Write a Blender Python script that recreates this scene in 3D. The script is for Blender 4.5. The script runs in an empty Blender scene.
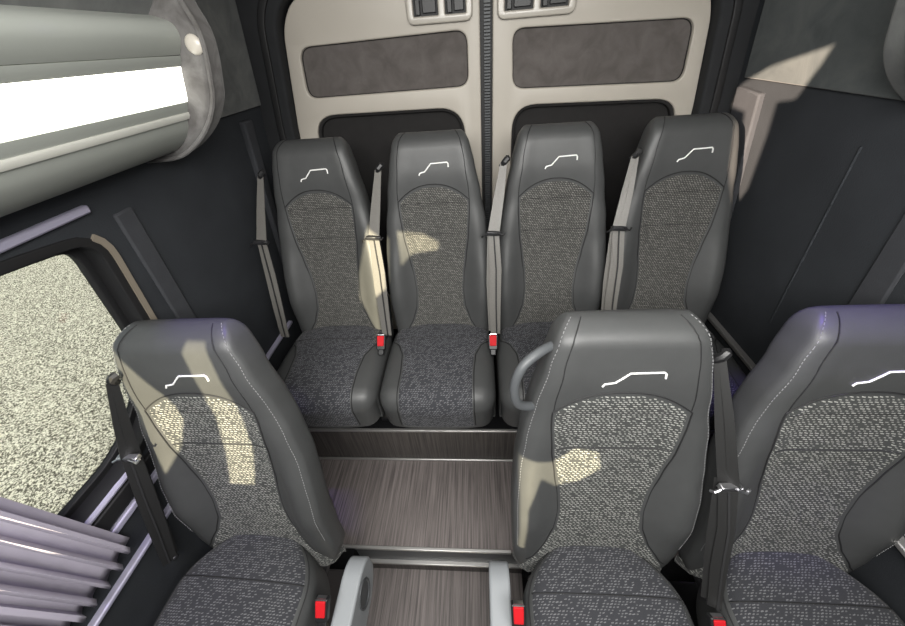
import bpy, bmesh, math, random
from mathutils import Vector, Matrix
random.seed(7)
S = bpy.context.scene
C = S.collection
PI = math.pi

# ------------------------------------------------------------------ helpers
def clamp(a, lo=0.0, hi=1.0): return max(lo, min(hi, a))
def sstep(a, b, t):
    t = clamp((t - a) / (b - a)); return t * t * (3 - 2 * t)
def tab(pts, s):
    if s <= pts[0][0]: return pts[0][1]
    for (a, va), (b, vb) in zip(pts, pts[1:]):
        if s <= b:
            t = (s - a) / (b - a); t = t * t * (3 - 2 * t) * .5 + t * .5
            return va + (vb - va) * t
    return pts[-1][1]

def finish(me, angle=38, smooth=True):
    bm = bmesh.new(); bm.from_mesh(me)
    bmesh.ops.remove_doubles(bm, verts=bm.verts, dist=1e-5)
    bmesh.ops.recalc_face_normals(bm, faces=bm.faces)
    if smooth:
        for f in bm.faces: f.smooth = True
        for e in bm.edges:
            if len(e.link_faces) == 2 and e.calc_face_angle(0) > math.radians(angle): e.smooth = False
    bm.to_mesh(me); bm.free()

class MB:
    def __init__(s): s.v = []; s.f = []; s.uv = []; s.has_uv = False
    def grid(s, P, uv=None, closed_u=False, closed_v=False):
        """P[i][j] points"""
        n, m = len(P), len(P[0]); b = len(s.v)
        for row in P: s.v += [tuple(p) for p in row]
        for i in range(n if closed_u else n - 1):
            for j in range(m if closed_v else m - 1):
                i2, j2 = (i + 1) % n, (j + 1) % m
                s.f.append((b + i*m + j, b + i2*m + j, b + i2*m + j2, b + i*m + j2))
                if uv: s.has_uv = True; s.uv += [uv[i][j], uv[i2][j], uv[i2][j2], uv[i][j2]]
        return b
    def cap(s, idx): s.f.append(tuple(idx))
    def loft(s, rings, cap=True):
        m = len(rings[0]); b = s.grid(rings, closed_v=True)
        if cap:
            s.cap([b + j for j in range(m)]); s.cap([b + (len(rings)-1)*m + j for j in range(m)])
    def box(s, lo, hi, M=None):
        b = len(s.v)
        for z in (lo[2], hi[2]):
            for x, y in ((lo[0], lo[1]), (hi[0], lo[1]), (hi[0], hi[1]), (lo[0], hi[1])):
                p = Vector((x, y, z)); s.v.append(tuple(M @ p if M else p))
        for f in ((0,1,2,3), (4,5,6,7), (0,1,5,4), (1,2,6,5), (2,3,7,6), (3,0,4,7)):
            s.f.append(tuple(b + i for i in f))
    def tube(s, pts, r, n=10, closed=False, cap=True):
        pts = [Vector(p) for p in pts]; rings = []; N = len(pts); up = None
        for i, p in enumerate(pts):
            a = pts[(i-1) % N] if (closed or i > 0) else p
            c = pts[(i+1) % N] if (closed or i < N-1) else p
            t = (c - a).normalized()
            if up is None:
                up = Vector((0,0,1)) if abs(t.z) < .9 else Vector((1,0,0))
            up = (up - t * up.dot(t)).normalized(); q = t.cross(up)
            rr = r(i / max(1, N-1)) if callable(r) else r
            rings.append([p + (up * math.cos(2*PI*k/n) + q * math.sin(2*PI*k/n)) * rr for k in range(n)])
        if closed: s.grid(rings, closed_u=True, closed_v=True)
        else: s.loft(rings, cap)
    def ribbon(s, pts, w, side, th=.0016):
        """flat strap along pts; side = width direction(s)"""
        rings = []
        pts = [Vector(p) for p in pts]
        for i, p in enumerate(pts):
            a = pts[max(0, i-1)]; c = pts[min(len(pts)-1, i+1)]
            t = (c - a).normalized()
            sd = Vector(side[i] if isinstance(side, list) else side)
            sd = (sd - t * sd.dot(t)).normalized(); nn = t.cross(sd)
            ww = w[i] if isinstance(w, list) else w
            rings.append([p + sd*ww/2 + nn*th, p - sd*ww/2 + nn*th, p - sd*ww/2 - nn*th, p + sd*ww/2 - nn*th])
        s.loft(rings)
    def prism(s, poly, axis, a, b_, M=None):
        """extrude 2D polygon along axis from a to b_"""
        def pt(u, v, w):
            p = {'x': (w, u, v), 'y': (u, w, v), 'z': (u, v, w)}[axis]
            return tuple(M @ Vector(p)) if M else p
        s.loft([[pt(u, v, a) for u, v in poly], [pt(u, v, b_) for u, v in poly]])
    def build(s, name, mat, parent=None, bevel=0, smooth=True, angle=38, seg=2):
        me = bpy.data.meshes.new(name); me.from_pydata(s.v, [], s.f)
        if s.has_uv and len(s.uv) == len(me.loops):
            l = me.uv_layers.new(name='UVMap')
            for i, c in enumerate(s.uv): l.data[i].uv = c
        finish(me, angle, smooth)
        o = bpy.data.objects.new(name, me); C.objects.link(o); me.materials.append(mat)
        if parent: o.parent = parent
        if bevel:
            md = o.modifiers.new('bevel', 'BEVEL'); md.width = bevel; md.segments = seg; md.limit_method = 'ANGLE'; md.angle_limit = math.radians(40)
        return o

def rrect(x0, y0, x1, y1, r, n=6):
    P = []
    for cx, cy, a in ((x1-r, y1-r, 0), (x0+r, y1-r, 90), (x0+r, y0+r, 180), (x1-r, y0+r, 270)):
        for k in range(n+1):
            t = math.radians(a + 90*k/n); P.append((cx + r*math.cos(t), cy + r*math.sin(t)))
    return P
def rpoly(pts, r, n=5):
    """round the corners of a polygon; r single or list"""
    out = []; N = len(pts)
    for i, p in enumerate(pts):
        p = Vector(p); a = Vector(pts[i-1]); b = Vector(pts[(i+1) % N])
        rr = r[i] if isinstance(r, (list, tuple)) else r
        if rr <= 0: out.append(tuple(p)); continue
        da = (a-p).normalized(); db = (b-p).normalized()
        rr = min(rr, (a-p).length*.49, (b-p).length*.49)
        A = p + da*rr; B = p + db*rr
        for k in range(n+1):
            t = k/n; out.append(tuple(A*(1-t)**2 + p*2*t*(1-t) + B*t*t))
    return out
def plate(name, loops, depth, mat, M, parent=None, bevel=0.0, res=2):
    """flat plate with holes: loops are 2D polygons, filled even-odd, thick along local z"""
    cu = bpy.data.curves.new(name, 'CURVE'); cu.dimensions = '2D'; cu.fill_mode = 'BOTH'
    cu.extrude = depth/2; cu.bevel_depth = bevel; cu.bevel_resolution = res
    for L in loops:
        sp = cu.splines.new('POLY'); sp.points.add(len(L)-1); sp.use_cyclic_u = True
        for i, p in enumerate(L): sp.points[i].co = (p[0], p[1], 0, 1)
    t = bpy.data.objects.new('tmp', cu); C.objects.link(t)
    dg = bpy.context.evaluated_depsgraph_get()
    me = bpy.data.meshes.new_from_object(t.evaluated_get(dg)); me.name = name
    bpy.data.objects.remove(t); bpy.data.curves.remove(cu)
    me.materials.clear(); me.transform(M); finish(me, 40)
    o = bpy.data.objects.new(name, me); C.objects.link(o); me.materials.append(mat)
    if parent: o.parent = parent
    return o
def empty(name, loc, label=None, cat=None, group=None, kind=None):
    o = bpy.data.objects.new(name, None); C.objects.link(o); o.location = loc; o.empty_display_size = .1
    return tag(o, label, cat, group, kind)
def tag(o, label=None, cat=None, group=None, kind=None):
    if label: o['label'] = label
    if cat: o['category'] = cat
    if group: o['group'] = group
    if kind: o['kind'] = kind
    return o
def struct(o, label=None):
    o['kind'] = 'structure'
    if label: o['label'] = label
    return o

# ------------------------------------------------------------------ materials
def newmat(name):
    m = bpy.data.materials.new(name); m.use_nodes = True
    nt = m.node_tree; b = nt.nodes['Principled BSDF']
    return m, nt, b
def N(nt, t, **kw):
    n = nt.nodes.new(t)
    for k, v in kw.items(): setattr(n, k, v)
    return n
def L(nt, a, b): nt.links.new(a, b)
def math_(nt, op, a, b=None, c=None):
    n = N(nt, 'ShaderNodeMath', operation=op)
    for i, x in enumerate((a, b, c)):
        if x is None: continue
        if isinstance(x, (int, float)): n.inputs[i].default_value = x
        else: L(nt, x, n.inputs[i])
    return n.outputs[0]
def mix(nt, fac, a, b):
    n = N(nt, 'ShaderNodeMix', data_type='RGBA')
    if isinstance(fac, (int, float)): n.inputs[0].default_value = fac
    else: L(nt, fac, n.inputs[0])
    for i, x in ((6, a), (7, b)):
        if isinstance(x, tuple): n.inputs[i].default_value = (*x, 1) if len(x) == 3 else x
        else: L(nt, x, n.inputs[i])
    return n.outputs[2]
def simple(name, col, rough=.5, metal=0, noise=0, nscale=60, bump=0, bscale=300, spec=None, sheen=0, emit=None, estr=0):
    m, nt, b = newmat(name)
    b.inputs['Base Color'].default_value = (*col, 1); b.inputs['Roughness'].default_value = rough; b.inputs['Metallic'].default_value = metal
    if spec is not None: b.inputs['Specular IOR Level'].default_value = spec
    if sheen: b.inputs['Sheen Weight'].default_value = sheen
    if emit: b.inputs['Emission Color'].default_value = (*emit, 1); b.inputs['Emission Strength'].default_value = estr
    tc = N(nt, 'ShaderNodeTexCoord')
    if noise:
        n = N(nt, 'ShaderNodeTexNoise'); n.inputs['Scale'].default_value = nscale; n.inputs['Detail'].default_value = 4
        L(nt, tc.outputs['Object'], n.inputs['Vector'])
        k = math_(nt, 'MULTIPLY_ADD', n.outputs['Fac'], 2*noise, 1 - noise)
        mm = N(nt, 'ShaderNodeMix', data_type='RGBA', blend_type='MULTIPLY'); mm.inputs[0].default_value = 1
        mm.inputs[6].default_value = (*col, 1); L(nt, k, mm.inputs[7]); L(nt, mm.outputs[2], b.inputs['Base Color'])
    if bump:
        n = N(nt, 'ShaderNodeTexNoise'); n.inputs['Scale'].default_value = bscale; n.inputs['Detail'].default_value = 3
        L(nt, tc.outputs['Object'], n.inputs['Vector'])
        bp = N(nt, 'ShaderNodeBump'); bp.inputs['Strength'].default_value = bump; bp.inputs['Distance'].default_value = .002
        L(nt, n.outputs['Fac'], bp.inputs['Height']); L(nt, bp.outputs['Normal'], b.inputs['Normal'])
    return m
def woven(name, base, dash, px=.0110, py=.0066, cover=.66, warp=.0035):
    """dark seat cloth with rows of short pale dashes (UV in metres)"""
    m, nt, b = newmat(name)
    uv = N(nt, 'ShaderNodeUVMap'); sp = N(nt, 'ShaderNodeSeparateXYZ')
    jn = N(nt, 'ShaderNodeTexNoise'); jn.inputs['Scale'].default_value = 75; jn.inputs['Detail'].default_value = 1; L(nt, uv.outputs[0], jn.inputs['Vector'])
    vm = N(nt, 'ShaderNodeVectorMath', operation='MULTIPLY_ADD'); vm.inputs[1].default_value = (warp, warp, 0); L(nt, jn.outputs['Color'], vm.inputs[0]); L(nt, uv.outputs[0], vm.inputs[2]); L(nt, vm.outputs[0], sp.inputs[0])
    v = math_(nt, 'DIVIDE', sp.outputs[1], py); row = math_(nt, 'FLOOR', v); fv = math_(nt, 'FRACT', v)
    wn0 = N(nt, 'ShaderNodeTexWhiteNoise', noise_dimensions='1D'); L(nt, row, wn0.inputs['W'])
    sh = math_(nt, 'MULTIPLY_ADD', row, .5, math_(nt, 'MULTIPLY', wn0.outputs[0], .35))
    u = math_(nt, 'ADD', math_(nt, 'DIVIDE', sp.outputs[0], px), sh); cell = math_(nt, 'FLOOR', u); fu = math_(nt, 'FRACT', u)
    cx = N(nt, 'ShaderNodeCombineXYZ'); L(nt, cell, cx.inputs[0]); L(nt, row, cx.inputs[1])
    wn = N(nt, 'ShaderNodeTexWhiteNoise', noise_dimensions='2D'); L(nt, cx.outputs[0], wn.inputs['Vector'])
    inu = math_(nt, 'LESS_THAN', math_(nt, 'ABSOLUTE', math_(nt, 'SUBTRACT', fu, .5)), math_(nt, 'MULTIPLY_ADD', wn.outputs[0], .22, .18))
    tilt = math_(nt, 'MULTIPLY', math_(nt, 'SUBTRACT', fu, .5), .35)
    inv = math_(nt, 'LESS_THAN', math_(nt, 'ABSOLUTE', math_(nt, 'SUBTRACT', math_(nt, 'ADD', fv, tilt), .5)), .2)
    msk = math_(nt, 'MULTIPLY', math_(nt, 'MULTIPLY', inu, inv), math_(nt, 'GREATER_THAN', wn.outputs[0], 1 - cover - .28))
    fine = N(nt, 'ShaderNodeTexNoise'); fine.inputs['Scale'].default_value = 700; L(nt, uv.outputs[0], fine.inputs['Vector'])
    bs = mix(nt, fine.outputs['Fac'], tuple(c*.55 for c in base), tuple(c*1.45 for c in base))
    ds = mix(nt, wn.outputs[0], tuple(c*.6 for c in dash), dash)
    L(nt, mix(nt, msk, bs, ds), b.inputs['Base Color'])
    b.inputs['Roughness'].default_value = .85; b.inputs['Specular IOR Level'].default_value = .15
    b.inputs['Sheen Weight'].default_value = .08
    bp = N(nt, 'ShaderNodeBump'); bp.inputs['Strength'].default_value = .35; bp.inputs['Distance'].default_value = .0015
    L(nt, math_(nt, 'ADD', fine.outputs['Fac'], msk), bp.inputs['Height']); L(nt, bp.outputs['Normal'], b.inputs['Normal'])
    return m
def streaks(name, c0, c1, axis='y', scale=160, rough=.55):
    """vinyl with fine wood-like streaks running along one axis"""
    m, nt, b = newmat(name)
    tc = N(nt, 'ShaderNodeTexCoord'); mp = N(nt, 'ShaderNodeMapping')
    sc = {'y': (scale, 3.2, 3.2), 'z': (scale, 3.2, 3.2)}[axis]; mp.inputs['Scale'].default_value = sc
    L(nt, tc.outputs['Object'], mp.inputs['Vector'])
    n = N(nt, 'ShaderNodeTexNoise'); n.inputs['Scale'].default_value = 1; n.inputs['Detail'].default_value = 5; n.inputs['Roughness'].default_value = .65
    L(nt, mp.outputs[0], n.inputs['Vector'])
    r = N(nt, 'ShaderNodeValToRGB'); r.color_ramp.elements[0].position = .33; r.color_ramp.elements[0].color = (*c0, 1)
    r.color_ramp.elements[1].position = .68; r.color_ramp.elements[1].color = (*c1, 1)
    L(nt, n.outputs['Fac'], r.inputs[0]); L(nt, r.outputs[0], b.inputs['Base Color'])
    b.inputs['Roughness'].default_value = rough
    bp = N(nt, 'ShaderNodeBump'); bp.inputs['Strength'].default_value = .15; bp.inputs['Distance'].default_value = .001
    L(nt, n.outputs['Fac'], bp.inputs['Height']); L(nt, bp.outputs['Normal'], b.inputs['Normal'])
    return m
def suede(name, c0, c1, scale=9, rough=.95):
    m, nt, b = newmat(name); tc = N(nt, 'ShaderNodeTexCoord')
    n = N(nt, 'ShaderNodeTexNoise'); n.inputs['Scale'].default_value = scale; n.inputs['Detail'].default_value = 7; n.inputs['Roughness'].default_value = .6; n.inputs['Distortion'].default_value = .5
    L(nt, tc.outputs['Object'], n.inputs['Vector'])
    r = N(nt, 'ShaderNodeValToRGB'); r.color_ramp.elements[0].position = .35; r.color_ramp.elements[0].color = (*c0, 1)
    r.color_ramp.elements[1].position = .68; r.color_ramp.elements[1].color = (*c1, 1)
    L(nt, n.outputs['Fac'], r.inputs[0]); L(nt, r.outputs[0], b.inputs['Base Color'])
    b.inputs['Roughness'].default_value = rough; b.inputs['Specular IOR Level'].default_value = .2; b.inputs['Sheen Weight'].default_value = .15
    n2 = N(nt, 'ShaderNodeTexNoise'); n2.inputs['Scale'].default_value = 350; L(nt, tc.outputs['Object'], n2.inputs['Vector'])
    bp = N(nt, 'ShaderNodeBump'); bp.inputs['Strength'].default_value = .25; bp.inputs['Distance'].default_value = .001
    L(nt, n2.outputs['Fac'], bp.inputs['Height']); L(nt, bp.outputs['Normal'], b.inputs['Normal'])
    return m
def gravel_mat():
    m, nt, b = newmat('pale_gravel'); tc = N(nt, 'ShaderNodeTexCoord')
    v = N(nt, 'ShaderNodeTexVoronoi'); v.inputs['Scale'].default_value = 95; L(nt, tc.outputs['Object'], v.inputs['Vector'])
    n = N(nt, 'ShaderNodeTexNoise'); n.inputs['Scale'].default_value = 150; n.inputs['Detail'].default_value = 6; n.inputs['Roughness'].default_value = .8
    L(nt, tc.outputs['Object'], n.inputs['Vector'])
    sp = N(nt, 'ShaderNodeSeparateXYZ'); L(nt, v.outputs['Color'], sp.inputs[0])
    k = math_(nt, 'ADD', math_(nt, 'MULTIPLY', sp.outputs[0], .5), math_(nt, 'MULTIPLY', n.outputs['Fac'], .9))
    k = math_(nt, 'SUBTRACT', k, math_(nt, 'MULTIPLY', v.outputs['Distance'], .5))
    r = N(nt, 'ShaderNodeValToRGB'); r.color_ramp.elements[0].position = .30; r.color_ramp.elements[0].color = (.07, .068, .062, 1)
    r.color_ramp.elements[1].position = .62; r.color_ramp.elements[1].color = (.80, .80, .78, 1)
    L(nt, k, r.inputs[0]); L(nt, r.outputs[0], b.inputs['Base Color']); b.inputs['Roughness'].default_value = .95
    bp = N(nt, 'ShaderNodeBump'); bp.inputs['Strength'].default_value = .4; bp.inputs['Distance'].default_value = .01
    L(nt, k, bp.inputs['Height']); L(nt, bp.outputs['Normal'], b.inputs['Normal'])
    return m

LEATHER = simple('grey_leather', (.054, .0555, .056), .44, noise=.08, nscale=40, bump=.12, bscale=420, spec=.42)
CLOTH = woven('dashed_seat_cloth', (.046, .048, .047), (.34, .34, .32))
CLOTH_REAR = woven('grained_seat_cloth', (.048, .048, .046), (.21, .205, .19), px=.0082, py=.0058, cover=.75, warp=.0035)
CLOTH_SEAT = woven('fine_seat_cloth', (.036, .037, .042), (.15, .15, .16), px=.0088, py=.0060, cover=.42, warp=.004)
STITCH = simple('pale_thread', (.22, .22, .225), .7)
SEAM = simple('dark_seam', (.012, .012, .013), .7)
LOGO = simple('white_embroidery', (.82, .82, .80), .7)
BLACK = simple('black_plastic', (.012, .012, .013), .45)
BLACKM = simple('black_steel', (.02, .02, .022), .4)
WEB = simple('belt_webbing', (.14, .134, .124), .45, noise=.15, nscale=200, bump=.2, bscale=600)
WEBD = simple('dark_belt_webbing', (.012, .012, .012), .55, noise=.15, nscale=200)
RED = simple('red_plastic', (.50, .008, .014), .65, spec=.25)
STEEL = simple('bright_steel', (.6, .6, .62), .3, metal=1)
GREY = simple('grey_plastic', (.27, .285, .30), .5, bump=.06, bscale=300)
DGREY = simple('dark_grey_plastic', (.07, .075, .08), .5)
ALU = simple('aluminium_trim', (.52, .51, .50), .38, metal=.75)
LAV = simple('lavender_aluminium', (.50, .48, .62), .38, metal=.3)
RACKM = simple('satin_rack_profile', (.30, .315, .29), .6, metal=.1, noise=.05, nscale=8)
RACKL = simple('pale_rack_edge', (.6, .6, .55), .35, metal=.2)
GLOW = simple('lit_diffuser', (.9, .9, .85), .5, emit=(1, .99, .88), estr=3.2)
WALLM = simple('dark_wall_lining', (.033, .036, .041), .9, noise=.25, nscale=7, bump=.3, bscale=250, spec=.2)
WALLB = simple('dark_wall_lining_band', (.046, .048, .054), .85, noise=.15, nscale=30, bump=.2, bscale=250, spec=.25)
DARKT = simple('black_rubber', (.010, .010, .011), .6)
CARPET = simple('black_carpet', (.010, .010, .011), 1, noise=.5, nscale=160, bump=.8, bscale=300, spec=.05)
SURR = simple('door_surround_lining', (.022, .023, .025), .8, noise=.2, nscale=20, spec=.25)
BEIGE = simple('beige_door_metal', (.47, .435, .38), .45, noise=.04, nscale=12)
PANELM = suede('door_panel_suede', (.095, .085, .080), (.135, .122, .116), 14)
PANELD = simple('door_lower_lining', (.022, .021, .021), .85, noise=.2, nscale=30, spec=.2)
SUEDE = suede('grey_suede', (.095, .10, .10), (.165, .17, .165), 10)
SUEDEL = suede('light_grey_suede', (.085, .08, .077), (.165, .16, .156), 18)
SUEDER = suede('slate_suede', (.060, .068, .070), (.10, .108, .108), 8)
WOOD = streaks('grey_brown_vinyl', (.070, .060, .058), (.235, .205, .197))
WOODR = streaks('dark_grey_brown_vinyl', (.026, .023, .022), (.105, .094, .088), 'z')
CURT = simple('lavender_curtain', (.42, .39, .46), .75, noise=.08, nscale=30, bump=.1, bscale=500, spec=.25)
GRAVEL = gravel_mat()
TAN = simple('lit_reveal_tan', (.22, .19, .15), .55)  # tan holds the brightness of the lit window reveal
CEILM = suede('ceiling_suede', (.10, .10, .10), (.14, .14, .14), 8)

# ------------------------------------------------------------------ camera
Rm = Matrix(((0.9965, 0.0511, -0.0658), (-0.0210, -0.6157, -0.7877), (-0.0807, 0.7863, -0.6126)))
PPX, PPY, FPX, CAMZ = 452.5, 313.0, 350.0, 1.6
def cam_axes():
    vy = Vector((475-PPX, 38-PPY, FPX)); nx = 490 - PPX
    ny = (FPX*FPX + nx*vy.x) / (-vy.y); dn = Vector((nx, ny, FPX)).normalized(); vy.normalize()
    rt = dn.cross(vy); return rt, vy, -dn
rt, vy, up = cam_axes()                       # van axes seen in camera space (x right, y down, z forward)
R = Matrix((rt, vy, up))                       # camera(cv) -> van
cam = bpy.data.cameras.new('camera'); cam.sensor_width = 36; cam.lens = 36*FPX/905; cam.clip_start = .02
co = bpy.data.objects.new('camera', cam); C.objects.link(co); S.camera = co
Mx = (R @ Matrix(((1,0,0),(0,-1,0),(0,0,-1)))).to_4x4(); Mx.translation = (0, 0, CAMZ); co.matrix_world = Mx

# ------------------------------------------------------------------ room shell
XL = lambda z: -.95 + .12*(z - .55)
XR = lambda z: 1.03 - .12*(z - .55)
YB, YF, ZC = 1.53, -.62, 2.08
PF = .243                                       # raised rear platform
aL = math.atan(.12)
# side walls as tilted plates: local (u = Y, v = slant height from z=.55) -> world
k_ = math.sqrt(1 + .12**2)
ML = Matrix(((0, .12/k_, 1/k_, -.95), (1, 0, 0, 0), (0, 1/k_, -.12/k_, .55), (0, 0, 0, 1)))      # local z points into the van
MR = Matrix(((0, -.12/k_, -1/k_, 1.03), (1, 0, 0, 0), (0, 1/k_, -.12/k_, .55), (0, 0, 0, 1)))
def zv(z): return (z - .55)*k_
win = rpoly([(-.42, zv(.79)), (.42, zv(.775)), (.645, zv(1.0)), (.650, zv(1.30)), (.50, zv(1.325)), (-.42, zv(1.335))], [.06, .10, .10, .05, .1, .06])
win = rpoly([(-.42, zv(.79)), (.46, zv(.78)), (.668, zv(.93)), (.674, zv(1.302)), (.47, zv(1.33)), (-.42, zv(1.34))], [.06, .08, .16, .055, .2, .06])
def shift(poly, d):
    cx = sum(p[0] for p in poly)/len(poly); cy = sum(p[1] for p in poly)/len(poly)
    out = []
    n = len(poly)
    for i in range(n):
        a = Vector(poly[i-1]); b = Vector(poly[(i+1) % n]); t = (b-a)
        if t.length < 1e-6: out.append(poly[i]); continue
        t.normalize(); nn = Vector((t.y, -t.x)); p = Vector(poly[i])
        out.append(tuple(p + nn*d))
    return out
wall_outer = [(YF, zv(-.02)), (YB+.25, zv(-.02)), (YB+.25, zv(ZC)), (YF, zv(ZC))]
TL = Matrix.Translation((0, 0, -.02)); TI = lambda d: Matrix.Translation((0, 0, d))
struct(plate('wall_left', [wall_outer, shift(win, .012)], .04, WALLM, ML @ TI(-.02)))
struct(plate('wall_right', [wall_outer], .04, WALLM, MR @ TI(-.02)))
# left window
w1 = struct(empty('window_1', (XL(1.05), .1, .8)))
w1i = Matrix.Translation(w1.location).inverted()
plate('window_frame', [shift(win, .016), shift(win, -.001)], .05, DARKT, w1i @ ML @ TI(-.022), w1, .002)
plate('window_gasket', [shift(win, -.001), shift(win, -.018)], .012, DARKT, w1i @ ML @ TI(-.045), w1, .003)
gl, gnt, gb = newmat('window_glass')
for n_ in list(gnt.nodes):
    if n_.type == 'BSDF_PRINCIPLED': gnt.nodes.remove(n_)
tr = N(gnt, 'ShaderNodeBsdfTransparent'); tr.inputs[0].default_value = (.9, .92, .9, 1)
gs = N(gnt, 'ShaderNodeBsdfGlossy'); gs.inputs['Roughness'].default_value = .03
fr = N(gnt, 'ShaderNodeFresnel'); fr.inputs[0].default_value = 1.3
mx = N(gnt, 'ShaderNodeMixShader'); L(gnt, fr.outputs[0], mx.inputs[0]); L(gnt, tr.outputs[0], mx.inputs[1]); L(gnt, gs.outputs[0], mx.inputs[2])
L(gnt, mx.outputs[0], gnt.nodes['Material Output'].inputs[0])
plate('glass_pane', [shift(win, -.006)], .004, gl, w1i @ ML @ TI(-.05), w1)
m = MB(); rv = shift(win, .016); seg = [p for p in rv if p[0] > .62 and zv(.95) < p[1] < zv(1.31)]
seg.sort(key=lambda p: p[1])
m.ribbon([ML @ Vector((p[0]+.008, p[1], .004)) for p in seg], .016, (0, 1, 0), .003); m_o = m.build('lit_reveal_strip', TAN, None); m_o.data.transform(w1i); m_o.parent = w1  # strip added to paint the lit reveal along the window's rear edge
m = MB(); m.tube([ML @ Vector((y, zv(.775), .004)) for y in (-.4, .1, .45)], .009, 8); o = m.build('window_sill_rail', LAV); o.data.transform(w1i); o.parent = w1

# ledges along the walls
def walltrim(name, Mw, y0, y1, z, depth, h, mat, bev=.004):
    m = MB(); m.box((y0, zv(z)-h/2, -.005), (y1, zv(z)+h/2, depth), Mw); return struct(m.build(name, mat, bevel=bev))
walltrim('trim_1', ML, YF+.1, 1.30, .553, .018, .014, LAV)
walltrim('trim_2', ML, .20, .62, .685, .012, .020, LAV)
walltrim('trim_3', MR, -.4, 1.30, .553, .022, .018, ALU)
walltrim('trim_4', ML, YF+.1, .95, .735, .012, .05, DARKT)
# raised pillar bands
def band(name, Mw, pts, mat, th=.007):
    m = MB(); m.prism([(y, zv(z)) for y, z in pts], 'z', -.004, th, Mw); return struct(m.build(name, mat, bevel=.006))
band('trim_5', ML, [(.745, 1.33), (.80, 1.33), (.83, .8), (.77, .8)], WALLB)
band('trim_6', ML, [(1.36, 1.42), (1.42, 1.42), (1.42, .6), (1.39, .6)], WALLB, .02)
band('trim_7', MR, [(1.37, 1.40), (1.50, 1.41), (1.46, .6), (1.33, .6)], WALLB, .02)
band('trim_8', MR, [(.74, 1.30), (.80, 1.30), (.80, .75), (.72, .75)], WALLB)
band('trim_9', MR, [(.97, 1.33), (.978, 1.33), (1.0, .75), (.992, .75)], WALLM, .003)
# suede upper linings
def upper(name, Mw, y0, y1, z0, mat):
    m = MB(); m.box((y0, zv(z0), -.005), (y1, zv(ZC-.02), .012), Mw); return struct(m.build(name, mat, bevel=.004))
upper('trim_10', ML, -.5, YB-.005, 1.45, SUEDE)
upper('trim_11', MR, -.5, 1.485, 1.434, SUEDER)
# floors
m = MB(); m.box((-1.02, .51, -.06), (1.10, .90, 0)); struct(m.build('floor', WOOD))
m = MB(); m.box((-.62, YF, -.26), (.25, .51, -.2)); struct(m.build('floor_lower', WOOD))
m = MB(); m.box((-1.02, YF, -.26), (-.53, .515, 0)); m.box((.15, YF, -.26), (1.10, .515, 0)); struct(m.build('floor_side', CARPET))
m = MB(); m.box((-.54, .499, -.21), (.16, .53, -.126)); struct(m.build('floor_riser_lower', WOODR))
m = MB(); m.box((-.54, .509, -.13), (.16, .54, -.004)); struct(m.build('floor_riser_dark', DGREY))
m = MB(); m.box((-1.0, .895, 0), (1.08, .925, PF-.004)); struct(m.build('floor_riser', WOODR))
m = MB(); m.box((-1.0, .90, PF-.05), (1.08, 1.75, PF)); struct(m.build('floor_raised', CARPET))
m = MB(); m.box((-.98, .889, PF-.010), (1.06, .903, PF+.002)); struct(m.build('trim_12', ALU, bevel=.003))
m = MB(); m.box((-.98, .884, 0), (1.06, .895, .012)); struct(m.build('trim_13', ALU, bevel=.004))
m = MB(); m.box((-.60, .506, -.010), (.10, .520, .003)); struct(m.build('trim_14', ALU, bevel=.003))
m = MB(); m.box((-.53, .494, -.132), (.15, .512, -.120)); struct(m.build('trim_15', ALU, bevel=.003))
# ceiling
m = MB(); m.box((-1.0, YF, ZC-.01), (1.1, YB+.25, ZC+.03)); struct(m.build('ceiling', CEILM))
# ground outside
m = MB()
gp = [[(x, y, -.62 + (.01*math.sin(x*5+y*3))) for y in [i*.5-3 for i in range(17)]] for x in [-7 + i*.4 for i in range(16)]]
m.grid(gp); struct(m.build('ground', GRAVEL))

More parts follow.
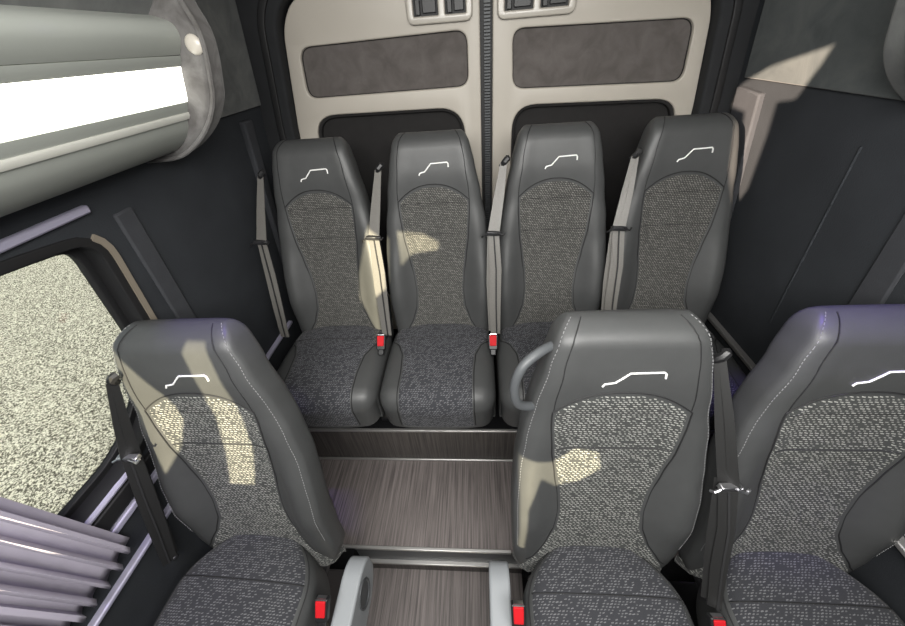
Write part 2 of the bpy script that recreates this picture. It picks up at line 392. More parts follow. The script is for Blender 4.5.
# ------------------------------------------------------------------ rear doors
YD = 1.58
MY = lambda y: Matrix(((1,0,0,0), (0,0,1,y), (0,1,0,0), (0,0,0,1)))       # local (x, z) plate standing across the van
def rear_door(name, outline, radii, up_hole, ur, lo_hole, lr, latch):
    d = struct(empty(name, (sum(p[0] for p in outline)/len(outline), YD, .3)))
    inv = Matrix.Translation(d.location).inverted()
    plate('door_frame', [rpoly(outline, radii, 8), rpoly(up_hole, ur, 8), rpoly(lo_hole, lr, 8)], .05, BEIGE, inv @ MY(YD+.025), d, .006, 3)
    a = shift(rpoly(up_hole, ur, 8), .02); plate('upper_panel', [a], .01, PANELM, inv @ MY(YD+.02), d)
    a = shift(rpoly(up_hole, ur, 8), .001); b = shift(rpoly(up_hole, ur, 8), -.006); plate('panel_edge', [a, b], .006, PANELD, inv @ MY(YD+.014), d, .002)
    a = shift(rpoly(lo_hole, lr, 8), .02); plate('lower_panel', [a], .01, PANELD, inv @ MY(YD+.035), d)
    a = shift(rpoly(lo_hole, lr, 8), .012); b = shift(rpoly(lo_hole, lr, 8), -.012); plate('panel_recess', [a, b], .02, GREY if False else PANELD, inv @ MY(YD+.022), d, .006)
    # latch housing at the top edge
    x0, x1, z0, z1, cups = latch
    h = plate('latch_housing', [rpoly([(x0, z0), (x1, z0), (x1, z1), (x0, z1)], .02)] + [rpoly([(c0, z0+.012), (c1, z0+.012), (c1, z1-.01), (c0, z1-.01)], .008) for c0, c1 in cups], .02, BEIGEW, inv @ MY(YD-.012), d, .005, 3)
    for c0, c1 in cups:
        m = MB(); m.box((c0-.004, YD-.012, z0+.008), (c1+.004, YD-.006, z1-.006)); o = m.build('latch_cup', DARKT); o.data.transform(inv); o.parent = d
        m = MB(); m.box((c0+.012, YD-.022, z0+.02), (c0+.028, YD-.01, z1-.025)); m.box((c0+.036, YD-.02, z0+.024), (c1-.012, YD-.01, z1-.02)); o = m.build('latch_lever', BLACK, bevel=.002); o.data.transform(inv); o.parent = d
    return d
BEIGEW = simple('glossy_pale_plastic', (.45, .42, .37), .28, spec=.5)
rear_door('door_1', [(.012, .26), (.012, 1.80), (-.62, 1.745), (-.678, 1.67), (-.735, 1.33), (-.76, .26)], [0, .02, .06, .07, .05, 0],
          [(-.668, 1.448), (-.022, 1.452), (-.022, 1.632), (-.650, 1.620)], .05,
          [(-.655, .50), (-.045, .50), (-.042, 1.396), (-.672, 1.400)], .11, (-.225, -.012, 1.653, 1.74, [(-.212, -.118), (-.104, -.024)]))
rear_door('door_2', [(.068, .26), (.86, .26), (.818, 1.33), (.782, 1.62), (.74, 1.70), (.068, 1.80)], [0, 0, .05, .07, .06, .02],
          [(.133, 1.433), (.764, 1.418), (.748, 1.612), (.125, 1.624)], .05,
          [(.138, .50), (.77, .50), (.775, 1.376), (.134, 1.391)], .10, (.082, .33, 1.648, 1.74, [(.096, .20), (.214, .316)]))
g_ = empty('door_gasket', (.04, YD+.02, .3)); struct(g_)
m = MB(); m.box((-.026, -.004, 0), (.026, .05, 1.5)); m.build('seal_backing', DARKT, g_)
m = MB()
for i in range(150): m.box((-.008, -.016, .02+i*.0098), (.014, .0, .026+i*.0098))
m.build('ribbed_seal', DGREY, g_)
# dark lining around the door opening
open_ = rpoly([(-.78, .2), (.88, .2), (.836, 1.33), (.80, 1.64), (.75, 1.73), (.04, 1.84), (-.62, 1.775), (-.695, 1.70), (-.752, 1.34)], [0, 0, .05, .08, .08, .1, .08, .08, .05], 6)
struct(plate('wall_back', [[(-1.05, -.02), (1.13, -.02), (1.13, ZC), (-1.05, ZC)], open_], .05, SURR, MY(YD-.015), None, .012, 3))
o2 = shift(open_, -.0); 
struct(plate('trim_16', [shift(open_, .045), shift(open_, .028)], .012, DARKT, MY(YD-.05), None, .004, 2))
m = MB(); m.box((-1.05, YD+.055, -.02), (1.13, YD+.09, ZC)); struct(m.build('wall_back_outer', DARKT))

# ------------------------------------------------------------------ seats
TH = math.atan2(.15, .676); DB = Vector((0, math.sin(TH), math.cos(TH))); DN = Vector((0, -math.cos(TH), math.sin(TH)))
W_T = [(-.165, .140), (-.125, .178), (-.07, .191), (.1, .198), (.2, .199), (.3, .194), (.4, .183), (.5, .166), (.6, .146), (.66, .132), (.71, .121)]
F_T = [(-.12, .185), (-.06, .162), (-.02, .138), (.03, .112), (.08, .097), (.14, .092), (.2, .096), (.28, .107), (.36, .118), (.45, .124), (.54, .124)]
B_T = [(-.1, .012), (0, .03), (.12, .048), (.22, .046), (.35, .026), (.5, .012), (.62, .006), (.71, .004)]
C_T = [(-.1, .0), (.1, -.004), (.25, -.012), (.45, -.004), (.58, .012), (.66, .012), (.71, .004)]
THK = .105; EXP = 5.0; SROLL, RR = .645, .056
class Seat:
    def __init__(s, name, loc, sx, front, label, cat, group):
        s.sx = sx; s.front = front
        s.root = empty(name, loc, label, cat, group)
        s.h = .46 if front else .447
    def w(s, t): return tab(W_T, t)*s.sx
    def P(s, x, t, d): return Vector((x, 0, s.h)) + DB*t + DN*d
    def front_d(s, x, t):
        w = s.w(t); q = min(1, abs(x)/w)
        roll = 1.0
        if t > SROLL: roll = math.sqrt(max(0, 1 - ((t-SROLL)/RR)**2))
        hf = THK/2*roll
        return -THK/2 + tab(C_T, t) + hf*(1 - q**EXP)**(1/EXP) + tab(B_T, t)*sstep(.42, .86, q)*roll
    def backrest(s):
        n = 56; rings = []
        ts = [-.155 + i*.02 for i in range(41)]; ts = [t for t in ts if t <= SROLL]
        spec = [(t, 1.0) for t in ts] + [(SROLL + RR*math.sin(a), math.cos(a)) for a in [math.radians(k) for k in (8, 20, 32, 44, 56, 67, 77, 85, 89)]]
        for t, roll in spec:
            w = s.w(min(t, .71)); 
            if roll < 1: w -= .022*(1-roll)*s.sx
            hf = THK/2*max(roll, .02)
            if t < -.10: hf *= .55 + .45*sstep(-.17, -.10, t)
            ring = []
            for k in range(n):
                a = 2*PI*k/n; ca, sa = math.cos(a), math.sin(a)
                x = w*math.copysign(abs(ca)**(2/EXP), ca); y = hf*math.copysign(abs(sa)**(2/EXP), sa); q = abs(x)/w
                b = tab(B_T, t)*roll
                add = b*sstep(.42, .86, q) if sa >= 0 else b*sstep(.75, 1, q)
                ring.append(s.P(x, t, -THK/2 + tab(C_T, t) + y + add))
            rings.append(ring)
        m = MB(); m.loft(rings); return m.build('backrest', LEATHER, s.root, angle=60)
    def wf(s, t): return tab(F_T, t)*s.sx*(1.02 if s.front else 1)
    def stop(s, u): return .482 + .054*(1 - abs(u)**2.2)
    def insert(s):
        nu, nv = 24, 40; P = []; UV = []
        for i in range(nv+1):
            row = []; ur = []
            for j in range(nu+1):
                u = -1 + 2*j/nu; t = -.140 + (s.stop(u)+.140)*i/nv
                x = u*s.wf(t); edge = (i in (0, nv)) or (j in (0, nu))
                d = s.front_d(x, t) + (-.004 if edge else .0035)
                row.append(s.P(x, t, d)); ur.append((x, t))
            P.append(row); UV.append(ur)
        m = MB(); m.grid(P, UV); return m.build('fabric_insert', CLOTH if s.front else CLOTH_REAR, s.root, angle=80)
    def outline(s, off=0.0):
        pts = []
        for i in range(31):
            t = -.05 + (.482+.05)*i/30; pts.append((-s.wf(t)-off, t))
        for j in range(1, 24):
            u = -1 + 2*j/24; pts.append((u*s.wf(s.stop(u)), s.stop(u)+off))
        for i in range(31):
            t = .482 - (.482+.05)*i/30; pts.append((s.wf(t)+off, t))
        return pts
    def seams(s):
        m = MB(); m.tube([s.P(x, t, s.front_d(x, t)+.001) for x, t in s.outline(.001)], .0018, 6); m.build('insert_piping', SEAM, s.root); m = MB()
        # horizontal seam under the arch
        for t in (.474, .365): m.tube([s.P(u*s.wf(t)*.93, t, s.front_d(u*s.wf(t)*.93, t)+.0038) for u in [-1+k/10 for k in range(21)]], .0012, 5)
        m.build('insert_seam', SEAM, s.root)
        for sg in (-1, 1):
            m = MB(); pts = []
            for i in range(40):
                t = .482 + (.64-.482)*i/39; x = sg*s.w(t)*(.745 + .045*i/39); pts.append(s.P(x, t, s.front_d(x, t)+.0004))
            if True:
                for a in (15, 30, 45, 60, 75):
                    a = math.radians(a); t = SROLL + RR*math.sin(a); w = s.w(min(t, .71)) - .022*(1-math.cos(a))*s.sx
                    x = sg*w*.79; pts.append(s.P(x, t, -THK/2 + tab(C_T, t) + THK/2*math.cos(a)+.0006 + tab(B_T, t)*math.cos(a)*.6))
            lo = 0
            m.tube(pts[lo:], .0013, 5)
            m.build('panel_seam', SEAM, s.root)
        for sg in (-1, 1):
            m = MB()
            for off in ((.945, .0) if s.front else (.945,)):
                if off == 0: continue
                pts = []
                for i in range(230):
                    t = .02 + (.64-.02)*i/229; x = sg*s.w(t)*off; pts.append(s.P(x, t, s.front_d(x, t)+.0012))
                for k in range(1, 26):
                    a = math.radians(k*3.0); t = SROLL + RR*math.sin(a); w = s.w(min(t, .71)) - .022*(1-math.cos(a))*s.sx; x = sg*w*off
                    pts.append(s.P(x, t, -THK/2 + tab(C_T, t) + THK/2*math.cos(a)*(1-off**EXP)**(1/EXP) + tab(B_T, t)*math.cos(a)+.0012))
                for i in range(0, len(pts)-2, 3): m.tube([pts[i], pts[i+1], pts[i+1]*.4+pts[i+2]*.6], .0009, 4)
            if s.front: m.build('stitching', STITCH, s.root)
    def logo(s):
        pts = [(-.050, .553), (-.046, .560), (-.024, .564), (.004, .588), (.074, .590), (.0785, .586), (.079, .575)]
        pts = [((x-.003)*(.95 if s.front else .78), t+(.001 if s.front else .014)) for x, t in pts]
        dense = []
        for a, b in zip(pts, pts[1:]):
            for k in range(4): dense.append((a[0]+(b[0]-a[0])*k/4, a[1]+(b[1]-a[1])*k/4))
        dense.append(pts[-1])
        m = MB(); m.tube([s.P(x, t, s.front_d(x, t)+.0008) for x, t in dense], .0021 if s.front else .0021, 6); m.build('emblem', LOGO, s.root)
    # ---- cushion
    def prof(s, tt):
        """profile of the cushion: tt in metres along the top from the rear edge; returns (y, z, ny, nz)"""
        h = s.h; y0 = .03; Lt = .345; r = .075
        if tt <= Lt:
            y = y0 - tt; q = tt/Lt; z = h - .012 + .016*math.sin(q*PI*.9) + .006*q; return y, z, 0, 1
        a = (tt - Lt)/r
        if a <= PI/2*1.0:
            zc = h - .012 + .016*math.sin(.9*PI) + .006 - r
            return y0 - Lt - r*math.sin(a), zc + r*math.cos(a), -math.sin(a), math.cos(a)
        e = tt - Lt - r*PI/2; zc = h - .012 + .016*math.sin(.9*PI) + .006 - r
        return y0 - Lt - r + .12*e, zc - e, -1, -.12
    TMAX = .345 + .075*PI/2 + .10
    def cw(s, tt):
        base = .209 if s.front else .203
        R_ = .17 if s.front else .085; k = .95 if s.front else .60; pw = 1.8 if s.front else 2.2
        if tt < R_: base *= 1 - k*(1 - (1 - (1 - tt/R_)**pw)**(1/pw))
        return base - .008*sstep(.36, .56, tt)
    def ins(s, q): 
        """inset of the surface towards the side edges (q = |x|/w)"""
        r = .26
        if q < 1 - r: return .008*(q/(1-r))**3
        a = (q - (1-r))/r; return .008 + .052*(1 - math.sqrt(max(0, 1 - a*a)))
    def cpt(s, x, tt, lift=0.0):
        y, z, ny, nz = s.prof(tt); d = lift - s.ins(min(1, abs(x)/s.cw(tt))); return Vector((x, y + ny*d, z + nz*d))
    def cushion(s):
        nt_, nx = 44, 28; P = []
        for i in range(nt_+1):
            tt = s.TMAX*i/nt_; w = s.cw(tt); row = []
            for j in range(nx+1):
                a = -1 + 2*j/nx; q = math.sin(a*PI/2); row.append(s.cpt(q*w, tt))
            # underside
            zb = s.h - .172
            row.append(Vector((w, row[-1].y, zb))); row.append(Vector((w*.8, row[-1].y, zb-.01))); row.append(Vector((-w*.8, row[-1].y, zb-.01))); row.append(Vector((-w, row[0].y, zb)))
            P.append(row)
        m = MB(); m.loft(P); m.build('cushion', LEATHER, s.root, angle=50)
        # cloth cover
        def wi(tt):
            if s.front: return s.cw(tt)*.93
            return tab([(0, s.cw(0)*.95), (.06, s.cw(.06)*.95), (.12, s.cw(.12)*.93), (.17, .152), (.22, .134), (.30, .128), (.42, .128), (.6, .132)], tt)
        nt2, nu = 60, 26; P = []; UV = []
        for i in range(nt2+1):
            tt = .01 + (s.TMAX-.02)*i/nt2; row = []; ur = []
            for j in range(nu+1):
                u = -1 + 2*j/nu; x = u*wi(tt); e = i in (0, nt2) or j in (0, nu)
                row.append(s.cpt(x, tt, -.004 if e else .004)); ur.append((x, tt))
            P.append(row); UV.append(ur)
        m = MB(); m.grid(P, UV); m.build('cushion_cover', CLOTH_SEAT, s.root, angle=80)
        m = MB()
        for tt in ((.125,) if not s.front else (.145,)):
            m.tube([s.cpt(u*wi(tt)*.97, tt, .0045) for u in [-1+k/12 for k in range(25)]], .0016, 5)
        m.build('cushion_seam', SEAM, s.root)
        for sg in (-1, 1):
            m = MB(); m.tube([s.cpt(sg*(wi(tt)+.001), tt, .001) for tt in [.02 + (s.TMAX-.04)*k/50 for k in range(51)]], .0018, 5)
            m.build('cushion_piping', SEAM, s.root)
    def base(s, base_z):
        zt = s.h - .183
        m = MB(); w = .15
        m.box((-w, -.30, zt-.04), (w, .05, zt)); m.build('seat_frame', BLACKM, s.root, bevel=.01)
        for sg in (-1, 1):
            y0 = -.16
            m = MB(); m.prism([(y0, 0), (y0+.20, 0), (y0+.20, .03), (y0+.14, zt-.03), (y0+.06, zt-.03), (y0, .03)], 'x', sg*.13-.02, sg*.13+.02); m.build('leg', BLACKM, s.root, bevel=.005)
    def make(s):
        s.backrest(); s.insert(); s.seams(); s.logo(); s.cushion(); s.base(0); return s

REAR_X = [-.572, -.157, .262, .676]
rear_lab = ['grey leather and patterned cloth seat in the back row beside the windowed wall',
            'back-row grey leather and cloth seat left of the rear door seam',
            'back-row grey leather and cloth seat right of the rear door seam',
            'grey leather and cloth seat in the back row nearest the right-hand wall']
def copy_thing(root, loc, label):
    r = root.copy(); C.objects.link(r); r.location = loc; r['label'] = label
    for ch in list(root.children):
        c = ch.copy(); C.objects.link(c); c.parent = r
        for g in list(ch.children):
            d = g.copy(); C.objects.link(d); d.parent = c
    return r
rear0 = Seat('passenger_seat', (REAR_X[0], 1.1, PF), 1.0, False, rear_lab[0], 'seat', 'seats of the back row').make()
for x, lb in zip(REAR_X[1:], rear_lab[1:]): copy_thing(rear0.root, (x, 1.1, PF), lb)
front_X = [-.665, .303, .788]
f0 = Seat('passenger_seat', (front_X[0], .39, 0), 1.165, True, 'single grey leather and cloth seat beside the window and curtain, striped with sunlight', 'seat', 'seats of the near row').make()
f0.root.rotation_euler = (0, math.radians(-2.3), math.radians(-2.5)); f0.root.location.x += .010
f1 = copy_thing(f0.root, (front_X[1], .39, 0), 'near-row grey leather and cloth seat by the aisle with a curved grab handle')
f1.rotation_euler = (0, 0, 0)
f2 = copy_thing(f0.root, (front_X[2], .39, 0), 'near-row grey leather and cloth seat next to the right-hand wall, cut by the picture edge')

f2.rotation_euler = (0, 0, 0)
# grab handle on the aisle seat
def local(o, pts): return [Vector(p) - o.location for p in pts]
def smoothpath(pts, n=6):
    P = [Vector(p) for p in pts]; out = []
    for i in range(len(P)-1):
        p0, p1, p2, p3 = P[max(0, i-1)], P[i], P[i+1], P[min(len(P)-1, i+2)]
        for k in range(n):
            t = k/n
            out.append(.5*((2*p1) + (p2-p0)*t + (2*p0-5*p1+4*p2-p3)*t*t + (3*p1-p0-3*p2+p3)*t**3))
    out.append(P[-1]); return out
m = MB(); m.tube(smoothpath(local(f1, [(.165, .56, 1.075), (.122, .525, 1.085), (.084, .50, 1.068), (.068, .49, 1.02), (.076, .488, .965), (.108, .502, .935), (.145, .53, .915)])), .0105, 12)
m.build('grab_handle', DGREY, f1)
# moulded grey side covers of the two aisle seats
def side_cover(root, x0, x1, aisle):
    bpy.context.view_layer.update(); Mi = root.matrix_world.inverted()
    poly = rpoly([(-.30, .24), (.31, .24), (.375, .29), (.375, .375), (.325, .408), (-.30, .40)], [.01, .02, .03, .035, .06, .02])
    m = MB(); m.prism(poly, 'x', x0, x1); m.v = [tuple(Mi @ Vector(p)) for p in m.v]
    c = m.build('side_cover', GREY, root, bevel=.010, seg=3)
    xa = x1 if aisle > 0 else x0
    if aisle > 0:
        m = MB(); rings = []
        for sc, dx in ((1, .001), (1, .004), (.86, .004), (.8, -.0)):
            rings.append([(xa+dx, .285 + .038*sc*math.cos(a), .338 + .052*sc*math.sin(a)) for a in [2*PI*k/28 for k in range(28)]])
        m.loft(rings); m.v = [tuple(Mi @ Vector(p)) for p in m.v]; o = m.build('hinge_cap', DGREY, c)
side_cover(f0.root, -.414, -.358, 1)
side_cover(f1, .008, .066, -1)

# ------------------------------------------------------------------ belts and buckles
def belt(name, label, group, guide, clip, low, wide=.042, mat=WEB, sd=(.95, -.1, .1), clipmat=BLACKM, gmat=BLACK):
    g, c, l = Vector(guide), Vector(clip), Vector(low)
    r = empty(name, tuple(l), label, 'seat belt', group)
    def add(mb, nm, mt, par=r, **k):
        mb.v = [tuple(Vector(p) - l) for p in mb.v]; return mb.build(nm, mt, par, **k)
    sdv = Vector(sd)
    m = MB(); off = sdv.normalized()*.009
    m.ribbon([g - off*.5, (g+c)/2 - off*.9 , c - off], [.013, .018, .022], sdv); m.ribbon([g + off*.5, (g+c)/2 + off*.9 + Vector((0, -.004, 0)), c + off], [.013, .018, .022], sdv)
    m.ribbon([c, c*.66+l*.34 + Vector((.004, -.004, 0)), c*.33+l*.67, l], [.036, wide, wide, wide*.85], sdv)
    m.ribbon([c + Vector((-.006, .012, 0)), c*.5+l*.5 + Vector((-.010, .014, 0)), l + Vector((-.008, .016, 0))], [.03, wide*.9, wide*.8], sdv)
    add(m, 'webbing', mat)
    m = MB(); ft = Vector((.004, -.006, .002)); m.ribbon([c + ft + Vector((-.004, 0, -.006)), c*.66+l*.34 + ft + Vector((.002, -.004, 0)), c*.33+l*.67 + ft, l + ft], .0045, sdv, .001); add(m, 'fold_shadow', SEAM)  # dark strip painting the shaded gap between the doubled straps
    m = MB(); m.tube([g + Vector((-.006, .008, -.012)), g + Vector((.004, .0, .006)), g + Vector((.010, .003, .012)), g + Vector((.012, .010, .012))], .0105, 8); add(m, 'belt_guide', gmat)
    m = MB(); m.box((-.025, -.008, -.007), (.025, .008, .007), Matrix.Translation(c + Vector((.0, -.006, 0))) @ Matrix.Rotation(.12, 4, 'Y') @ Matrix.Rotation(math.atan2(sd[1], sd[0]) if False else .1, 4, 'Z'))
    k = add(m, 'tongue', clipmat, bevel=.003)
    m = MB(); m.tube([c + Vector((-.022, -.012, .002)), c + Vector((-.036, -.016, -.004)), c + Vector((-.040, -.010, -.010))], .0035, 6); add(m, 'tongue_tip', STEEL if clipmat is STEEL else BLACK, k)
    m = MB(); m.tube([c + Vector((.010, -.014, .004)), c + Vector((.030, -.018, -.003)), c + Vector((.036, -.012, .004))], .0035, 6); add(m, 'tongue_tip', STEEL if clipmat is STEEL else BLACK, k)
    m = MB(); m.box(tuple(l + Vector((-.010, .004, -.012))), tuple(l + Vector((.010, .020, .004)))); add(m, 'anchor', BLACKM, bevel=.004)
    return r
rb = ['seat belt hanging between the windowed wall and the first back-row seat',
      'sunlit seat belt between the first and second back-row seats from the window',
      'seat belt hanging in front of the rear door seam between the two middle back-row seats',
      'seat belt between the two back-row seats furthest from the window']
for x, lb in zip(REAR_X, rb):
    belt('seat_belt', lb, 'seat belts of the back row', (x-.177, 1.208, 1.272), (x-.212, 1.118, 1.072), (x-.2075, 1.005, .712))
belt('seat_belt', 'black seat belt strap between the window and the sunlit single seat', 'seat belts of the near row', (-.853, .497, 1.03), (-.886, .43, .83), (-.9075, .31, .47), .040, WEBD, (.5, .85, 0), STEEL)
belt('seat_belt', 'black seat belt strap in the gap between the two near-row seats on the right', 'seat belts of the near row', (.504, .552, 1.03), (.5425, .408, .78), (.5425, .255, .49), .032, WEBD, (.8, -.5, .2), STEEL)
def buckle(label, group, loc, rot):
    r = empty('seat_belt_buckle', loc, label, 'buckle', group); r.rotation_euler = rot
    m = MB(); m.box((-.010, -.007, -.052), (.010, .007, -.028)); m.build('stalk', BLACK, r, bevel=.003)
    m = MB(); m.prism(rpoly([(-.016, -.032), (.016, -.032), (.018, .024), (-.018, .024)], .005), 'y', -.010, .010); m.build('housing', BLACK, r, bevel=.003)
    m = MB(); m.prism(rpoly([(-.012, -.018), (.012, -.018), (.013, .021), (-.013, .021)], .003), 'y', -.014, -.008); m.build('release_button', RED, r, bevel=.002)
    m = MB(); m.box((-.012, -.008, .0235), (.012, .004, .026)); m.build('slot', STEEL, r)
    return r
for loc, lb in (((-.376, .958, .722), 'red-buttoned buckle between the first and second back-row cushions from the window'),
                ((.043, .958, .716), 'red-buttoned buckle between the two middle back-row cushions')):
    buckle(lb, 'buckles of the back row', loc, (-.75, 0, 0))
for loc, lb in (((-.419, .222, .482), 'red-buttoned buckle beside the single window seat at the aisle'),
                ((.077, .230, .478), 'red-buttoned buckle at the aisle edge of the seat with the grab handle'),
                ((.535, .222, .482), 'red-buttoned buckle between the two near-row seats on the right')):
    buckle(lb, 'buckles of the near row', loc, (-.75, 0, 0))

# ------------------------------------------------------------------ overhead racks
def rack(name, label, sgn, ycap, lit):
    cx = .04 if sgn < 0 else .10
    T = (lambda x: x) if sgn < 0 else (lambda x: 2*cx - x)
    base = (T(-.75), ycap, 1.42)
    r = empty(name, base, label, 'luggage rack', 'overhead racks')
    def add(mb, nm, mt, par=r, **k):
        mb.v = [(p[0]-base[0], p[1]-base[1], p[2]-base[2]) for p in mb.v]; return mb.build(nm, mt, par, **k)
    y0, y1 = -.45, ycap - .015
    def sheet(poly, nm, mt, **k):
        m = MB(); m.prism([(T(x), z) for x, z in poly], 'y', y0, y1); return add(m, nm, mt, **k)
    # body under the diffuser
    bot = [(-.83, 1.425), (-.765, 1.424), (-.725, 1.440), (-.694, 1.468), (-.678, 1.498)]
    bot = [tuple(p) for p in [(v.x, v.y) for v in smoothpath([(x, z, 0) for x, z in bot], 5)]]
    sheet(bot + [(-.70, 1.505), (-.80, 1.46)], 'lower_profile', RACKM)
    sheet([(-.688, 1.494), (-.676, 1.494), (-.670, 1.502), (-.670, 1.508), (-.685, 1.508)], 'lower_lip', RACKL)
    sheet([(-.672, 1.508), (-.667, 1.516), (-.662, 1.528), (-.69, 1.528), (-.69, 1.508)], 'groove', RACKM)
    sheet([(-.660, 1.529), (-.653, 1.55), (-.646, 1.575), (-.640, 1.593), (-.665, 1.593), (-.685, 1.529)], 'light_diffuser', GLOW if lit else RACKL)
    sheet([(-.640, 1.594), (-.634, 1.600), (-.630, 1.612), (-.66, 1.612), (-.66, 1.594)], 'upper_lip', RACKM)
    up_ = [(-.630, 1.613), (-.618, 1.63), (-.612, 1.65), (-.622, 1.668), (-.655, 1.68)]
    up_ = [(v.x, v.y) for v in smoothpath([(x, z, 0) for x, z in up_], 4)]
    sheet(up_ + [(-.72, 1.68), (-.72, 1.613)], 'upper_profile', RACKM)
    sheet([(-.660, 1.680), (-.62, 1.715), (-.605, 1.80), (-.60, ZC-.012), (-.78, ZC-.012), (-.80, 1.69)], 'suede_fascia', SUEDE)
    # upholstered end cap
    oc = [(-.845, 1.408), (-.76, 1.412), (-.70, 1.436), (-.645, 1.476), (-.607, 1.522), (-.590, 1.565), (-.575, 1.62), (-.574, 1.66), (-.585, 1.70), (-.592, 1.76), (-.585, 1.85), (-.58, ZC-.012)]
    oc = [(v.x, v.y) for v in smoothpath([(x, z, 0) for x, z in oc], 4)]
    poly = oc + [(-.80, ZC-.012), (-.80, 1.75)]
    m = MB(); m.prism([(T(x), z) for x, z in poly], 'y', ycap-.03, ycap+.035); c = add(m, 'end_cap', SUEDEL if lit else SUEDE, bevel=.012, seg=3)
    # inner welt of the cap and its press stud
    m = MB(); m.tube([(T(x+.004), ycap-.03, z) for x, z in oc[:38]], .005, 6); add(m, 'cap_piping', SUEDEL, c)
    m = MB(); q = Vector((T(-.590), ycap-.030, 1.628)); rings = []
    for k in range(6):
        a = k/5*PI/2; rr = .018*math.cos(a)+.0004; rings.append([q + Vector((rr*math.cos(t), -.008*math.sin(a), rr*math.sin(t))) for t in [2*PI*j/20 for j in range(20)]])
    m.loft(rings); add(m, 'press_stud', BEIGEW, c)
    return r
rack('luggage_rack', 'grey overhead rack with a bright lit strip above the window', -1, .93, True)
rack('luggage_rack', 'grey suede rack end high on the right-hand wall at the picture edge', 1, .88, False)

# ------------------------------------------------------------------ curtain and its rail
m = MB(); P = []
n, kz = 150, 26
for j in range(kz+1):
    q = j/kz; z = 1.352 - q*(1.352-.648); row = []
    for i in range(n+1):
        u = i/n; y = -.42 + u*(.183 + .116*q + .42)
        ph = u*2*PI*23 + .8*math.sin(u*31) + .5*q*math.sin(u*47+1)
        amp = (.007 + .009*q)
        x = XL(z) + .032 + .008*q + amp*math.sin(ph) + .006*math.sin(ph*.37 + 2*q) + .012*q*math.sin(u*5+2)
        zz = z + (.012*math.sin(ph*1.0 + 1.2) + .008*math.sin(u*41))*q**3 - .05*(1-u)*q*q
        row.append((x, y + .010*math.cos(ph), zz))
    P.append(row)
m.grid(P)
cur = m.build('curtain', CURT, angle=75); md = cur.modifiers.new('thick', 'SOLIDIFY'); md.thickness = .0025
tag(cur, 'pleated lavender grey curtain gathered over the window at the lower left', 'curtain')
m = MB(); m.box((-.45, zv(1.366)-.009, .0), (.695, zv(1.366)+.009, .016), ML); 
cr = m.build('curtain_rail', LAV, bevel=.005); tag(cr, 'pale lavender curtain rail on the wall above the window', 'rail')

# ------------------------------------------------------------------ unseen board added to shape the sun, openings cut as light patches
SUN = Vector((-.06, 1, -.27))
HOLES = [[(-0.573, 1.43), (-0.527, 1.43), (-0.523, 1.337), (-0.516, 1.231), (-0.529, 1.094), (-0.573, 0.948), (-0.647, 0.946), (-0.613, 1.074), (-0.588, 1.214), (-0.587, 1.323), (-0.589, 1.401)],
         [(-0.764, 1.409), (-0.74, 1.364), (-0.682, 1.246), (-0.685, 1.19), (-0.735, 1.09), (-0.801, 1.004), (-0.811, 1.126), (-0.795, 1.309)],
         [(0.15, 1.087), (0.232, 1.064), (0.288, 1.106), (0.34, 1.09), (0.351, 1.031), (0.303, 0.985), (0.245, 0.968), (0.203, 1.016), (0.171, 0.918), (0.165, 0.74), (0.15, 0.74)],
         [(-0.292, 1.577), (-0.365, 1.38), (-0.38, 1.271), (-0.335, 1.138), (-0.313, 1.117), (-0.301, 1.3), (-0.246, 1.346), (-0.225, 1.521)],
         [(-0.188, 1.546), (-0.094, 1.531), (-0.041, 1.494), (-0.051, 1.467), (-0.147, 1.455), (-0.19, 1.412)],
         [(-0.7249, 1.9079), (-0.691, 1.9175), (-0.6185, 1.9215), (-0.6233, 1.9029), (-0.6354, 1.8739), (-0.6592, 1.8747), (-0.6535, 1.837), (-0.6478, 1.7651), (-0.6552, 1.7426), (-0.6809, 1.7941), (-0.7042, 1.8705), (-0.7475, 1.8891)]]
m_f = plate('sun_gobo', [[(-1.2, -.05), (1.3, -.05), (1.3, ZC+.02), (-1.2, ZC+.02)]] + HOLES, .006, WALLM, MY(YF+.01))
struct(m_f)

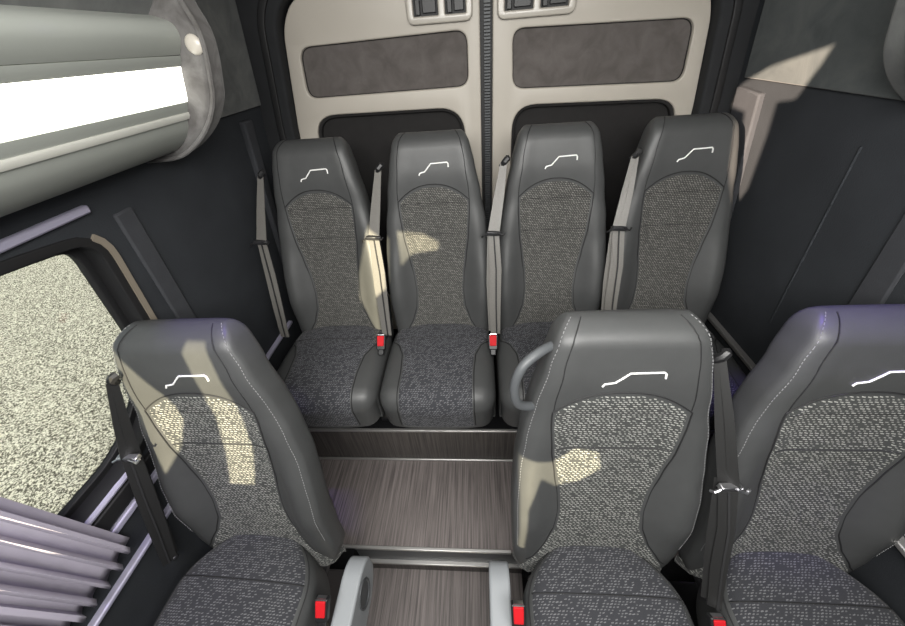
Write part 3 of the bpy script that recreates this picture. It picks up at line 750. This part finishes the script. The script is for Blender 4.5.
# ------------------------------------------------------------------ light
def area(name, loc, target, size, power, col, sy=None, spread=180):
    l = bpy.data.lights.new(name, 'AREA'); l.energy = power; l.color = col; l.size = size; l.spread = math.radians(spread)
    if sy: l.shape = 'RECTANGLE'; l.size_y = sy
    o = bpy.data.objects.new(name, l); C.objects.link(o); o.location = loc
    o.rotation_euler = (Vector(target)-Vector(loc)).to_track_quat('-Z', 'Y').to_euler(); return o
area('fill_front', (.05, -.32, 1.85), (.05, .48, .55), 1.2, 45, (1, .985, .95), .5)  # added soft fill from behind the camera, not a van fitting
area('fill_top', (.04, .62, 1.93), (.04, .62, 0), .7, 5.2, (1, .97, .93), .7)  # added overhead fill for the cabin, not a van fitting
def spot(name, loc, target, power, col, deg, blend=.3, rad=.02):
    l = bpy.data.lights.new(name, 'SPOT'); l.energy = power; l.color = col; l.spot_size = math.radians(deg); l.spot_blend = blend; l.shadow_soft_size = rad
    o = bpy.data.objects.new(name, l); C.objects.link(o); o.location = loc
    o.rotation_euler = (Vector(target)-Vector(loc)).to_track_quat('-Z', 'Y').to_euler(); return o
spot('led_spot', (-.50, .62, 2.0), (-.62, .60, 1.15), 28, (.26, .14, 1), 17, .9)
spot('led_spot', (.62, .63, 2.0), (.72, .605, 1.15), 40, (.26, .14, 1), 24, .9)
spot('led_spot', (-.45, .2, 2.0), (-.93, .25, .62), 10, (.42, .30, 1), 32, .9)
spot('added_sun_spot', (-1.74, -1.91, 2.21), (.93, 1.33, 1.36), 5200, (1, .80, .62), 16, .1, .006)  # extra spot standing in for sunlight on the right wall
sun = bpy.data.lights.new('sun', 'SUN'); sun.energy = 15; sun.angle = math.radians(.6); sun.color = (1, .88, .60)
so = bpy.data.objects.new('sun', sun); C.objects.link(so); so.rotation_euler = SUN.to_track_quat('-Z', 'Y').to_euler()
w = bpy.data.worlds.new('sky'); S.world = w; w.use_nodes = True
bg = w.node_tree.nodes['Background']; bg.inputs[0].default_value = (.85, .93, 1, 1); bg.inputs[1].default_value = .7
S.view_settings.view_transform = 'Standard'; S.view_settings.look = 'None'; S.view_settings.exposure = 0; S.view_settings.gamma = 1
